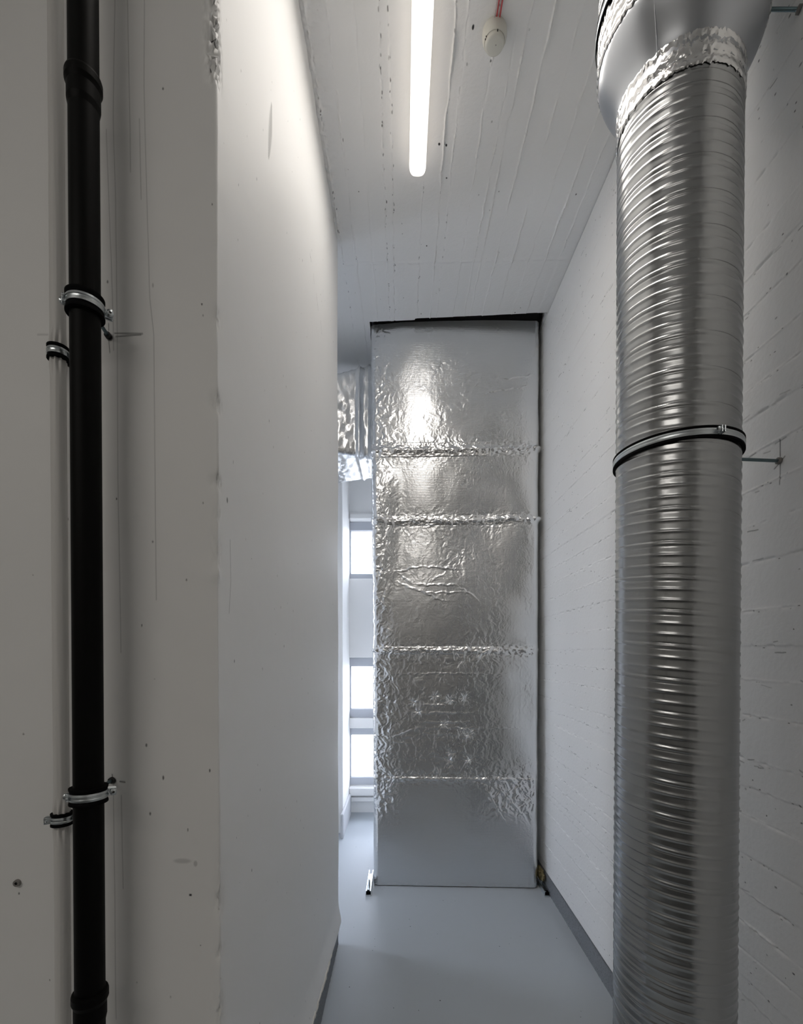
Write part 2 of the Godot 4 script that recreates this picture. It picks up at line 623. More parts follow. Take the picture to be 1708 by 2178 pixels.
func left_wall() -> void:
	# a thick plastered wall end: the face with the pipes, the corridor face and the far end, one profile swept upwards
	var prof := []   # [x, d, nx, nd, s, distance to the near corner]
	var x := -4.2
	while x < WX - 0.004:
		prof.append([x, WN, 0.0, -1.0])
		x += 0.3 if x < -1.3 else 0.06 if x < -0.92 else (0.014 if x < WX - 0.045 else 0.0028)
	for k in 5:
		var a := PI * 0.5 * k / 4.0
		prof.append([WX - 0.003 + 0.003 * sin(a), WN + 0.003 - 0.003 * cos(a), sin(a), -cos(a)])
	var d := WN + 0.0055
	while d < WF - 0.02:
		prof.append([WX, d, 1.0, 0.0])
		d += 0.0028 if d < WN + 0.05 else 0.0105
	for k in 6:
		var a := PI * 0.5 * k / 5.0
		prof.append([WX - 0.014 + 0.014 * cos(a), WF - 0.014 + 0.014 * sin(a), cos(a), sin(a)])
	x = WX - 0.03
	while x > -2.7:
		prof.append([x, WF, 0.0, 1.0])
		x -= 0.08
	var nx := prof.size()
	var ys := []
	var y := 0.0
	while y < HC + 0.02:
		ys.append(y)
		y += 0.009
	var ny := ys.size()
	var n1 := nz(51, 1.6)
	var n2 := nz(52, 10.0, 2)
	var n3 := nz(53, 45.0, 2)
	var chips := [[2.80, 0.10, 0.026], [2.715, 0.05, 0.03], [2.233, 0.02, 0.006], [2.075, 0.022, 0.011], [1.925, 0.014, 0.012], [1.86, 0.02, 0.004], [1.795, 0.03, 0.007], [1.747, 0.012, -0.006], [1.20, 0.02, 0.004], [1.135, 0.05, 0.009], [1.03, 0.015, 0.008], [0.92, 0.05, 0.008]]
	var pos := PackedVector3Array()
	var uv := PackedVector2Array()
	var uv2 := PackedVector2Array()
	pos.resize(nx * ny); uv.resize(nx * ny); uv2.resize(nx * ny)
	for j in ny:
		for i in nx:
			var p: Array = prof[i]
			var s: float
			if p[1] < WN + 0.001:
				s = p[0] - WX
			elif p[0] < WX - 0.016:
				s = WF - WN + (WX - p[0])
			else:
				s = p[1] - WN
			# the plaster stops above a set-back skirting on the corridor face; its lower edge is hand-made
			var yy: float = ys[j]
			var low := 0.0
			if s > 0.0 and p[0] > WX - 0.016:
				low = 0.128 + maxf(0.0, WF - p[1]) * 0.115 + 0.004 * n2.get_noise_1d(s * 1.3)
				yy = maxf(yy, low + (yy - low) * 0.0)
			var h := 0.0022 * n1.get_noise_2d(s, yy) + 0.0005 * n2.get_noise_2d(s, yy)
			if s > 0.0 and p[0] > WX - 0.016:
				h += 0.016 * pow(1.0 - smoothstep(0.0, 0.16, yy - low), 2.0)
			if absf(s) < 0.03:
				var w := 1.0 - absf(s) / 0.03
				h += 0.0006 * n2.get_noise_2d(yy * 2.0, 3.0) * w
				for c in chips:
					var q := absf(yy - c[0])
					if q < c[1]:
						h -= c[2] * 0.55 * pow(1.0 - q / c[1], 0.6) * w * w * clampf(0.8 + 2.2 * n3.get_noise_2d(s * 2.0, yy * 1.2), 0.0, 1.8)
			pos[j * nx + i] = pt(p[0] + p[2] * h, yy, p[1] + p[3] * h)
			uv[j * nx + i] = Vector2(s, yy)
			uv2[j * nx + i] = Vector2((s + 0.45) / 2.14, yy / 3.84)
	var am := ArrayMesh.new()
	sheet(am, pos, nx, ny, uv, uv2)
	# wear: pencil lines, scuffs and a gouge (all in metres along the wall and above the floor)
	var s := Sheet.new(2048, 2048, -0.45, 0.0, 1.69, 3.84)
	for l in [[[-0.165, 2.84], [-0.1605, 2.586], [-0.1605, 2.50]], [[-0.188, 2.84], [-0.192, 2.60], [-0.189, 2.45], [-0.189, 2.18], [-0.188, 1.95], [-0.186, 1.6]], [[-0.205, 2.58], [-0.197, 2.27], [-0.196, 2.17]],
			[[-0.133, 2.84], [-0.134, 2.656], [-0.127, 2.27], [-0.12, 2.2], [-0.118, 1.95], [-0.118, 1.7]], [[-0.143, 2.60], [-0.141, 2.45]], [[-0.201, 1.35], [-0.1995, 1.0], [-0.198, 0.9]], [[-0.186, 1.33], [-0.184, 1.15]]]:
		s.line(l.map(func(q): return Vector2(q[0], q[1])), 0.78)
	for l in [[[-0.192, 2.1977], [-0.143, 2.2013]], [[-0.194, 2.204], [-0.14, 2.203]], [[-0.205, 2.222], [-0.205, 2.208]], [[-0.205, 2.191], [-0.203, 2.166]], [[-0.189, 1.3565], [-0.178, 1.355]], [[-0.2035, 1.37], [-0.2025, 1.364]]]:
		s.line(l.map(func(q): return Vector2(q[0], q[1])), 0.5)
	s.line([Vector2(-0.339, 2.201), Vector2(-0.318, 2.201)], 0.85)
	s.blot(-0.203, 2.196, 0.006, 0.007, 0.25)
	s.blot(-0.2015, 1.358, 0.006, 0.006, 0.2)
	s.blot(-0.029, 2.258, 0.0016, 0.0018, 0.3)
	s.blot(-0.055, 1.14, 0.003, 0.002, 0.25)
	s.blot(-0.07, 1.205, 0.018, 0.005, 0.88)
	s.blot(-0.045, 1.20, 0.004, 0.006, 0.85)
	for q in 26:
		s.blot(0.35 + q * 0.0012, 2.985 + (q - 13) * 0.0068, 0.015 * sin((q + 1) / 27.0 * PI) + 0.003, 0.006, 0.80)
	for l in [[[0.90, 3.11], [0.925, 3.10]], [[0.97, 3.09], [0.985, 3.06]], [[1.03, 3.06], [1.07, 3.02]], [[1.13, 3.02], [1.16, 2.98]]]:
		s.line(l.map(func(q): return Vector2(q[0], q[1])), 0.35, 0.001)
	s.line([Vector2(0.064, 1.83), Vector2(0.069, 1.75), Vector2(0.06, 1.68)], 0.55)
	s.blot(0.047, 1.905, 0.004, 0.006, 0.55)
	for q in 240:
		var z := rng.randf_range(0.0008, 0.002)
		s.blot(rng.randf_range(-0.45, 1.68), rng.randf_range(0.2, 3.7), z, z * rng.randf_range(1.0, 3.0), rng.randf_range(0.45, 0.85))
	marks(M.plaster_white, s.im)
	struct("wall_left", "thick white plastered wall with chipped corner, pipes on its near face", am, M.plaster_white)
	# ragged cut edge of the plaster above the skirting
	var lp := PackedVector3Array()
	var lu := PackedVector2Array()
	var ln := 180
	for j in 9:
		for i in ln:
			var dl := lerpf(WN + 0.02, WF - 0.03, i / float(ln - 1))
			var y0 := 0.128 + (WF - dl) * 0.115
			var an := PI * (j / 8.0) - PI * 0.5
			var rr := 0.0085 * (1.0 + 0.7 * n2.get_noise_2d(dl * 2.0, j * 0.02)) * clampf((WF - 0.03 - dl) / 0.5, 0.15, 1.0)
			lp.append(pt(WX + 0.011 + rr * cos(an), y0 + 0.002 + rr * sin(an) * 1.3, dl))
			lu.append(Vector2(dl, y0))
	var lm := ArrayMesh.new()
	sheet(lm, lp, ln, 9, lu, PackedVector2Array(), false)
	obj("plaster_edge", lm, M.plaster_raw, get_node("wall_left"))
	# set-back grey skirting along the foot
	struct("baseboard_left", "dark grey painted skirting set back under the left wall plaster", strip(WX - 0.003, 0.0, 0.255, WN + 0.01, WF - 0.004, 1.0), M.skirting_grey)


func strip(x: float, y0: float, y1: float, d0: float, d1: float, face: float) -> ArrayMesh:
	var nx := int((d1 - d0) / 0.012)
	var ny := 14
	var n := nz(61, 30.0, 2)
	var pos := PackedVector3Array()
	var uv := PackedVector2Array()
	for j in ny:
		for i in nx:
			var d := lerpf(d0, d1, i / float(nx - 1))
			var y := lerpf(y0, y1, j / float(ny - 1))
			pos.append(pt(x + face * 0.002 * n.get_noise_2d(d, y), y, d))
			uv.append(Vector2(d, y))
	var am := ArrayMesh.new()
	sheet(am, pos, nx, ny, uv, PackedVector2Array(), face < 0.0)
	var st := flat()
	box(st, pt(x - face * 0.004, y0, d0), pt(x - face * 0.03, y1, d1))
	st.generate_normals()
	st.commit(am)
	return am


func right_x(y: float) -> float:
	return 0.98 - 0.028 * y / HC


func right_wall() -> void:
	var seams := [0.17, 0.30, 0.42, 0.53, 0.63, 0.672, 0.757, 0.835, 0.928, 1.03, 1.143, 1.227, 1.306, 1.43, 1.53, 1.62, 1.72, 1.85, 1.955, 2.05, 2.148, 2.248, 2.33, 2.42, 2.55, 2.64, 2.73, 2.88, 2.97, 3.08, 3.19, 3.29, 3.40, 3.50, 3.61, 3.71]
	var rows := edge_list(0.0, HC, seams, 0.024)
	var r := RandomNumberGenerator.new()
	r.seed = 9
	var fin := []
	var step := []
	for k in seams.size() + 1:
		fin.append(r.randf_range(0.25, 0.95))
		step.append(r.randf_range(-0.0015, 0.0015))
	var cols := []
	var d := 0.94
	while d < 4.95:
		cols.append(d)
		d += 0.008 if d < 1.9 else (0.012 if d < 3.25 else 0.05)
	var nx := cols.size()
	var ny := rows.size()
	var n1 := nz(71, 1.2)
	var n2 := nz(72, 8.0, 2)
	var n3 := nz(73, 30.0, 2)
	var n4 := nz(74, 70.0)
	var pos := PackedVector3Array()
	var uv := PackedVector2Array()
	var uv2 := PackedVector2Array()
	pos.resize(nx * ny); uv.resize(nx * ny); uv2.resize(nx * ny)
	for j in ny:
		var y: float = rows[j][0]
		var k: int = rows[j][1]
		var o: float = rows[j][2]
		var sa: float = step[k] if o < 0.0 else step[k + 1]
		for i in nx:
			var dd: float = cols[i]
			var f: float = fin[k] * clampf(n2.get_noise_2d(dd * 0.4, k * 11.3) * 1.3 + 0.35, 0.0, 1.2) * (0.7 + 0.6 * n4.get_noise_2d(dd, k * 4.0))
			var g := clampf(n3.get_noise_2d(dd * 0.6, k * 8.7) * 1.7 + 0.08, 0.0, 1.0)
			var h := f * 0.0048 * exp(-pow(o / 0.0032, 2.0)) - g * 0.0045 * exp(-pow((o + 0.002) / 0.0035, 2.0))
			h += sa * smoothstep(0.0, 0.006, absf(o))
			h += 0.0014 * n1.get_noise_2d(dd, y) + 0.0004 * n3.get_noise_2d(dd * 0.5, y)
			if dd > 1.6:
				h *= lerpf(1.0, 0.75, smoothstep(1.6, 2.6, dd))
			var wy := y + 0.006 * n2.get_noise_2d(dd * 0.12, k * 6.0) * minf(1.0, y * 5.0) * minf(1.0, (HC - y) * 8.0)
			pos[j * nx + i] = pt(right_x(y) - h, wy, dd)
			uv[j * nx + i] = Vector2(dd, y)
			uv2[j * nx + i] = Vector2((dd - 0.94) / 3.0, y / HC)
	var am := ArrayMesh.new()
	sheet(am, pos, nx, ny, uv, uv2, true)
	var st := flat()
	box(st, pt(1.0, 0, 4.95), pt(1.3, HC, -3.35))
	box(st, pt(0.965, 0, 0.945), pt(1.3, HC, -3.35))
	st.generate_normals()
	st.commit(am)
	var s := Sheet.new(1600, 2048, 0.94, 0.0, 3.94, HC)
	for q in 620:
		var dd := 0.95 + pow(r.randf(), 1.4) * 2.3
		var yy := r.randf_range(0.15, 3.75)
		var z := r.randf_range(0.0012, 0.0028)
		s.blot(dd, yy, z * r.randf_range(0.8, 2.0), z, r.randf_range(0.2, 0.8))
	for q in 260:
		# scuffs along the boards, near the seams
		var dd := r.randf_range(0.95, 2.9)
		var yy: float = seams[r.randi_range(3, seams.size() - 1)] + r.randf_range(-0.02, 0.01)
		s.line([Vector2(dd, yy), Vector2(dd + r.randf_range(0.008, 0.045), yy + r.randf_range(-0.006, 0.006))], r.randf_range(0.5, 0.88), 0.0003)
	for q in 500:
		var k := r.randi_range(3, seams.size() - 1)
		s.blot(r.randf_range(0.95, 3.0), seams[k] - 0.003 + r.randf_range(-0.006, 0.004), r.randf_range(0.0015, 0.005), 0.0012, r.randf_range(0.45, 0.88))
	# pencil crosses round the two anchors
	s.line([Vector2(1.206, 2.145), Vector2(1.206, 2.10)], 0.2)
	s.line([Vector2(1.206, 2.085), Vector2(1.207, 2.03)], 0.45)
	s.line([Vector2(1.225, 2.078), Vector2(1.19, 2.098)], 0.3)
	s.line([Vector2(1.145, 3.27), Vector2(1.15, 3.21)], 0.3)
	s.blot(1.05, 2.185, 0.004, 0.004, 0.08)
	s.blot(1.055, 1.97, 0.004, 0.004, 0.08)
	s.blot(1.105, 0.965, 0.006, 0.012, 0.1)
	s.blot(1.13, 2.86, 0.01, 0.006, 0.1)
	marks(M.concrete_white, s.im)
	struct("wall_right", "white painted concrete wall with horizontal formwork board marks", am, M.concrete_white)
	var sk := strip(right_x(0.05) - 0.004, 0.0, 0.115, 0.3, 4.68, -1.0)
	struct("baseboard_right", "rough dark grey painted skirting band along the right wall", sk, M.skirting_grey)


func window_wall() -> void:
	var D := 4.69
	# jamb wall to the left of the windows, closing the side passage
	var st := flat()
	box(st, pt(-2.7, 0, 4.16), pt(-0.525, HC, 4.95), 0.006)
	struct("wall_jamb", "white plastered wall corner left of the stacked windows", done(st), M.passage_white)
	var sk := flat()
	box(sk, pt(-0.53, 0, 4.03), pt(-0.505, 0.215, 4.66), 0.008)
	struct("baseboard_passage", "pale rough plinth at the foot of the window jamb", done(sk), M.plinth_pale)
	# masonry: lintel, spandrel, plinth
	st = flat()
	box(st, pt(-0.53, 2.99, D), pt(1.2, HC, 4.95), 0.004)
	box(st, pt(-0.53, 2.917, D - 0.035), pt(1.2, 2.99, 4.9), 0.02)
	box(st, pt(-0.53, 1.558, D), pt(1.2, 2.346, 4.9), 0.006)
	box(st, pt(-0.53, 0.854, D - 0.01), pt(1.2, 0.955, 4.9), 0.006)
	box(st, pt(-0.53, 0.0, D + 0.03), pt(1.2, 0.278, 4.95), 0.0)
	box(st, pt(-0.53, 0.184, D - 0.05), pt(1.2, 0.272, D + 0.05), 0.012)
	box(st, pt(-0.53, 0.12, D - 0.02), pt(1.2, 0.168, D + 0.05), 0.006)
	box(st, pt(-0.53, 0.0, 4.94), pt(1.3, HC, 4.96))
	st = flat()
	for b in [[2.99, HC, D, 0.004], [2.917, 2.995, D - 0.035, 0.02], [1.558, 2.346, D, 0.006], [0.854, 0.955, D - 0.01, 0.006], [0.0, 0.278, D + 0.03, 0.0], [0.184, 0.272, D - 0.05, 0.012], [0.12, 0.168, D - 0.02, 0.006]]:
		box(st, pt(-0.53, b[0], b[2]), pt(1.2, b[1], 4.92), b[3])
	struct("wall_window", "bluish white wall bands between the stacked windows", done(st), M.passage_white)
	# windows: [frame bottom, pane bottom, pane top, frame top]
	var k := 1
	for w in [[2.346, 2.398, 2.832, 2.917], [0.955, 1.043, 1.4726, 1.558], [0.278, 0.354, 0.783, 0.854]]:
		var f := flat()
		box(f, pt(-0.53, w[0], D + 0.03), pt(1.2, w[1], D + 0.10), 0.004)
		box(f, pt(-0.53, w[2], D + 0.03), pt(1.2, w[3], D + 0.10), 0.004)
		box(f, pt(-0.53, w[1] - 0.014, D + 0.045), pt(1.2, w[1] + 0.004, D + 0.085), 0.003)
		box(f, pt(-0.53, w[2] - 0.004, D + 0.045), pt(1.2, w[2] + 0.014, D + 0.085), 0.003)
		for xx in [-0.56, 0.25, 1.0]:
			box(f, pt(xx, w[1], D + 0.03), pt(xx + 0.05, w[2], D + 0.10), 0.004)
		var o := struct("window_%d" % k, ["top window of the stack, overexposed daylight", "middle window of the stack below the spandrel", "lowest window of the stack above the sill"][k - 1], done(f), M.frame_paint)
		obj("pane", box_mesh(pt(-0.51, w[1], D + 0.06), pt(1.0, w[2], D + 0.066)), M.glass, o)
		k += 1


# ==================================================================== insulated rectangular duct
func foil_duct() -> void:
	var root := thing("insulated_duct", "tall rectangular ventilation duct wrapped in crinkled aluminium foil", "duct")
	# plan profile: left side, rounded corner, front, rounded corner, right side
	var FL := Vector2(-0.196, 3.222)
	var FR := Vector2(0.927, 3.181)
	var t := (FR - FL).normalized()
	var n := Vector2(t.y, -t.x)        # towards the camera (d decreases)
	if n.y > 0.0: n = -n
	var W := (FR - FL).length()
	var R := 0.032
	var prof := []                       # [point, normal, x along the front]
	var q := 0.60
	while q > R:
		prof.append([FL - n * q, -t, -0.001])
		q -= 0.02 if q > 0.12 else 0.007
	for k in 9:
		var a := PI * 0.5 * k / 8.0
		prof.append([FL + t * R - n * R + (-t * cos(a) + n * sin(a)) * R, (-t * cos(a) + n * sin(a)), R * (1.0 - cos(a))])
	var x := R + 0.004
	while x < W - R - 0.002:
		prof.append([FL + t * x, n, x])
		x += 0.004
	for k in 9:
		var a := PI * 0.5 * k / 8.0
		prof.append([FR - t * R - n * R + (t * sin(a) + n * cos(a)) * R, t * sin(a) + n * cos(a), W - R + R * sin(a)])
	q = R + 0.007
	while q < 0.6:
		prof.append([FR - n * q, t, W + 0.001])
		q += 0.007 if q < 0.12 else 0.02
	var nx := prof.size()
	var dy := 0.004
	var ny := int(3.838 / dy)
	var H := PackedFloat32Array()
	H.resize(nx * ny)
	var seams: Array[float] = [2.985, 2.513, 1.620, 0.742]
	var samp: Array[float] = [0.008, 0.010, 0.007, 0.0035]
	var low := nz(81, 2.2, 2)
	var warp := nz(82, 7.0, 2)
	var cr := nz(83, 30.0)
	cr.noise_type = FastNoiseLite.TYPE_CELLULAR
	cr.cellular_return_type = FastNoiseLite.RETURN_DISTANCE
	cr.cellular_jitter = 1.0
	var cr2 := nz(84, 62.0)
	cr2.noise_type = FastNoiseLite.TYPE_CELLULAR
	cr2.cellular_return_type = FastNoiseLite.RETURN_DISTANCE
	var msk := nz(85, 3.5, 2)
	var sn := nz(86, 5.0, 2)
	var fold := nz(87, 16.0, 2)
	for j in ny:
		var y := 0.004 + j * dy
		for i in nx:
			var xx: float = prof[i][2]
			var side := xx < 0.0 or xx > W
			var s := clampf(xx, -0.02, W + 0.02)
			var h := 0.0035 * low.get_noise_2d(s, y)
			var mid := smoothstep(0.0, 0.22, s) * (1.0 - smoothstep(W - 0.40, W, s))
			# every panel of insulation sits at its own slight tilt
			if y > 3.1:
				h += 0.062 * pow(maxf(0.0, minf(y, 3.7) - 3.17), 2.0) * mid
			elif y < 2.985 and y > 2.513:
				h -= 0.038 * (2.985 - y) / 0.472 * mid
			elif y <= 2.513 and y > 1.62:
				h -= 0.038 * (1.0 - smoothstep(0.05, 0.86, 2.513 - y)) * mid
			# how crumpled the skin is, here
			var m := 0.05 + 0.55 * maxf(0.0, msk.get_noise_2d(s, y) - 0.08)
			m += 0.75 * (1.0 - smoothstep(0.03, 0.20, s)) * smoothstep(0.45, 0.75, y)
			if y > 0.75 and y < 1.62:
				m += 0.62 * (1.0 - smoothstep(0.60, 0.85, s)) * (0.45 + 0.6 * msk.get_noise_2d(s * 2.0, y * 2.0 + 7.0)) + 0.15
			if y > 1.62 and y < 2.55:
				m += 0.12
			if y > 2.985:
				m += 0.04 + 0.25 * (1.0 - smoothstep(2.99, 3.12, y)) * (1.0 - smoothstep(0.45, 0.7, s))
			m += 1.3 * exp(-pow((y - 0.62) / 0.12, 2.0)) * (smoothstep(0.72, 0.85, s) + 1.0 - smoothstep(0.08, 0.2, s))
			for k in 4:
				var e := (y - seams[k]) / 0.09
				if absf(e) < 2.5:
					m += 0.22 * exp(-e * e)
			if y < 0.5:
				m *= lerpf(0.12, 1.0, smoothstep(0.36, 0.5, y))
			if s > 0.83 and y > 0.75:
				m *= lerpf(1.0, 0.3, smoothstep(0.83, 0.92, s))
			if side:
				m *= 0.5
			var wx := s + 0.03 * warp.get_noise_2d(s, y) + 0.010 * fold.get_noise_2d(s * 1.5, y * 1.5)
			var wy := y * 0.6 + 0.03 * warp.get_noise_2d(s + 9.0, y)
			h += m * (0.0050 * (cr.get_noise_2d(wx, wy) + 0.5) + 0.0026 * (cr2.get_noise_2d(wx + 0.3 * wy, wy * 1.3) + 0.5))
			# bulging joints
			for k in 4:
				var yc: float = seams[k] + 0.006 * sn.get_noise_2d(s, k * 5.0)
				var e := (y - yc)
				if absf(e) < 0.09:
					h += samp[k] * (0.7 + 0.6 * sn.get_noise_2d(s * 2.0, k * 9.0 + 2.0)) * exp(-pow(e / 0.016, 2.0))
					h += 0.004 * fold.get_noise_2d(s * 1.2, y * 3.0) * exp(-pow(e / 0.035, 2.0))
					if k < 2 and s > W - 0.05:
						h += 0.014 * exp(-pow(e / 0.014, 2.0)) * smoothstep(W - 0.05, W, s)
			if y < 0.03 and not side:
				h += 0.003 * fold.get_noise_2d(s, y)
			H[j * nx + i] = h
	# drawn-out creases and pin dimples on the front
	var i0 := 0
	for i in nx:
		if prof[i][2] >= 0.0:
			i0 = i
			break
	for c in [[0.14, 2.16, 0.34, 2.20, 0.0024], [0.34, 2.20, 0.61, 2.175, 0.003], [0.16, 2.16, 0.28, 2.075, 0.002], [0.28, 2.075, 0.61, 2.07, 0.003], [0.16, 2.095, 0.51, 1.95, 0.003], [0.32, 2.015, 0.66, 2.02, 0.002],
			[0.56, 2.08, 0.72, 1.96, 0.002], [0.40, 2.09, 0.50, 2.17, 0.002], [0.03, 1.462, 0.95, 1.462, 0.0016], [0.21, 1.195, 0.77, 1.195, 0.002], [0.24, 1.088, 1.10, 1.094, 0.0015], [0.27, 1.13, 0.72, 1.132, 0.002],
			[0.25, 1.05, 0.7, 1.05, 0.0015], [0.30, 1.25, 0.55, 1.25, 0.002], [0.10, 1.50, 0.2, 1.31, 0.002], [0.10, 1.02, 0.35, 1.10, 0.0025], [0.08, 1.0, 0.28, 0.985, 0.002], [0.85, 3.45, 1.08, 3.47, 0.0015],
			[0.70, 3.36, 1.05, 3.40, 0.0012], [0.86, 0.70, 1.05, 0.46, 0.002], [0.76, 0.69, 0.92, 0.42, 0.002], [0.85, 0.60, 1.08, 0.60, 0.0014], [0.28, 1.06, 0.30, 0.86, 0.0016], [0.42, 1.1, 0.42, 0.86, 0.0016]]:
		var a := Vector2(c[0], c[1])
		var b := Vector2(c[2], c[3])
		for j in range(maxi(0, int((minf(a.y, b.y) - 0.03) / dy)), mini(ny - 1, int((maxf(a.y, b.y) + 0.03) / dy))):
			for i in range(i0, nx):
				var sx: float = prof[i][2]
				if sx < minf(a.x, b.x) - 0.03 or sx > maxf(a.x, b.x) + 0.03:
					continue
				var p := Vector2(sx + 0.012 * warp.get_noise_2d(sx * 2.0, j * dy * 2.0), 0.004 + j * dy + 0.01 * warp.get_noise_2d(sx * 2.0, j * dy * 2.0 + 4.0))
				var u := clampf((p - a).dot(b - a) / (b - a).length_squared(), 0.0, 1.0)
				var dist := (p - a - (b - a) * u).length()
				if dist < 0.03:
					H[j * nx + i] += 1.5 * c[4] * exp(-pow(dist / 0.0045, 2.0)) * sin(PI * clampf(u * 0.94 + 0.03, 0.0, 1.0))
	for c in [[0.655, 0.88], [0.62, 1.30], [0.42, 1.31], [0.52, 1.285], [0.31, 1.20], [0.48, 1.12], [0.66, 1.05], [0.52, 0.87], [0.28, 1.27], [0.53, 0.92]]:
		for j in range(int((c[1] - 0.06) / dy), int((c[1] + 0.06) / dy)):
			for i in range(i0, nx):
				var p := Vector2(prof[i][2] - c[0], 0.004 + j * dy - c[1])
				var r := p.length()
				if r < 0.06:
					H[j * nx + i] += -0.006 * exp(-r / 0.010) + 0.005 * fold.get_noise_2d(p.angle() * 0.10 + c[0] * 3.0, r * 0.4 + c[1]) * exp(-pow((r - 0.018) / 0.018, 2.0))
	var pos := PackedVector3Array()
	var uv := PackedVector2Array()
	pos.resize(nx * ny); uv.resize(nx * ny)
	for j in ny:
		var y := 0.004 + j * dy
		for i in nx:
			var c: Vector2 = prof[i][0]
			var m: Vector2 = prof[i][1]
			var h := H[j * nx + i]
			var lean := -0.018 * y / 3.8 * clampf(1.0 - prof[i][2] / 0.5, 0.0, 1.0)
			pos[j * nx + i] = pt(c.x + m.x * h + lean, y + (0.003 + 0.004 * sn.get_noise_1d(prof[i][2] * 6.0) + 0.003 * fold.get_noise_1d(prof[i][2] * 2.0)) * exp(-y / 0.01), c.y + m.y * h)
			uv[j * nx + i] = Vector2(c.x + c.y * 0.7, y)
	var am := ArrayMesh.new()
	sheet(am, pos, nx, ny, uv, PackedVector2Array())
	obj("foil_wrap", am, M.foil, root)
	# the duct proper and its insulation, seen as a dark line at the foot and at the opening in the soffit
	var ins := flat()
	var cx := Transform3D(Basis(Vector3.UP, atan2(t.y, t.x)), pt((FL.x + FR.x) / 2 - n.x * 0.30, 0, (FL.y + FR.y) / 2 - n.y * 0.30))
	box(ins, Vector3(-W / 2 + 0.012, 0.0, -0.27), Vector3(W / 2 - 0.012, 4.065, 0.240), 0.02, cx)
	box(ins, Vector3(-W / 2 + 0.03, 0.0, -0.27), Vector3(W / 2 - 0.03, 0.05, 0.278), 0.0, cx)
	box(ins, Vector3(-W / 2 + 0.0, 3.845, -0.27), Vector3(W / 2 + 0.012, 4.06, 0.292), 0.01, cx)
	obj("insulation_core", done(ins), M.gap_dark, root)
	var rear := flat()
	box(rear, Vector3(-W / 2, 0.004, -0.30), Vector3(W / 2, 3.815, -0.275), 0.01, cx)
	obj("rear_wrap", done(rear), M.foil, root)
	# a strip of tape over every joint, following the skin
	for k in 4:
		var half: float = [0.05, 0.034, 0.026, 0.010][k]
		var j0 := int((seams[k] - half) / dy)
		var j1 := int((seams[k] + half) / dy)
		var a := i0 + 2
		var b := nx - 1 if k == 3 else i0 + int([0.80, 0.83, 0.86, 0.5][k] / 0.004)
		b = mini(b, nx - 1)
		var tp := PackedVector3Array()
		var tu := PackedVector2Array()
		for j in range(j0, j1 + 1):
			for i in range(a, b + 1):
				var m: Vector2 = prof[i][1]
				var s: float = prof[i][2]
				var o := 0.0022 + 0.0008 * (cr2.get_noise_2d(s * 0.8, j * dy * 1.6) + 0.4)
				if j == j0 or j == j1 or i == a or i == b:
					o = -0.0008
				tp.append(pos[j * nx + i] + Vector3(m.x, 0, -m.y) * o)
				tu.append(Vector2(s, j * dy))
		var tm := ArrayMesh.new()
		sheet(tm, tp, b - a + 1, j1 - j0 + 1, tu, PackedVector2Array())
		obj("joint_tape", tm, M.foil_tape, root)
	# the branch that leaves to the left at high level
	var bx := []
	var nseg := 120
	var ring := 96
	var bp := PackedVector3Array()
	var bu := PackedVector2Array()
	for k in nseg:
		var xb := lerpf(-0.17, -1.5, k / float(nseg - 1))
		var f := (xb + 0.22) / -0.23
		var df := 3.385 - 0.07 * minf(f, 1.6)
		var db := 3.80 + 0.105 * minf(f, 1.6)
		var yl := 3.0
		var yh := 3.69 - 0.10 * minf(f, 2.0)
		for i in ring + 1:
			var g := fposmod(i / float(ring), 1.0) * 4.0
			var c := Vector2.ZERO
			var mid := Vector2((df + db) / 2, (yl + yh) / 2)
			var e := fmod(g, 1.0)
			if g < 1.0: c = Vector2(df, lerpf(yh, yl, e))
			elif g < 2.0: c = Vector2(lerpf(df, db, e), yl)
			elif g < 3.0: c = Vector2(db, lerpf(yl, yh, e))
			else: c = Vector2(lerpf(db, df, e), yh)
			var out := (c - mid)
			var near := minf(e, 1.0 - e)
			var rr := 0.045 * pow(maxf(0.0, 1.0 - near / 0.09), 2.0) * 0.35
			var bul := 0.018 * exp(-pow((xb + 0.305) / 0.012, 2.0)) + 0.010 * exp(-pow((xb + 0.24) / 0.01, 2.0))
			var cc := 0.010 * (cr.get_noise_3d(xb * 0.7, c.x * 0.6, c.y * 0.5) - 0.2) + 0.003 * cr2.get_noise_3d(xb, c.x, c.y)
			var v := c + out.normalized() * (cc + bul - rr)
			bp.append(pt(xb, v.y, v.x))
			bu.append(Vector2(xb, c.x + c.y))
	var bm := ArrayMesh.new()
	sheet(bm, bp, ring + 1, nseg, bu, PackedVector2Array(), true, PackedByteArray(), true)
	obj("branch_duct", bm, M.foil, root)


# ==================================================================== spiral duct
const DX := 0.698
const DD := 1.206


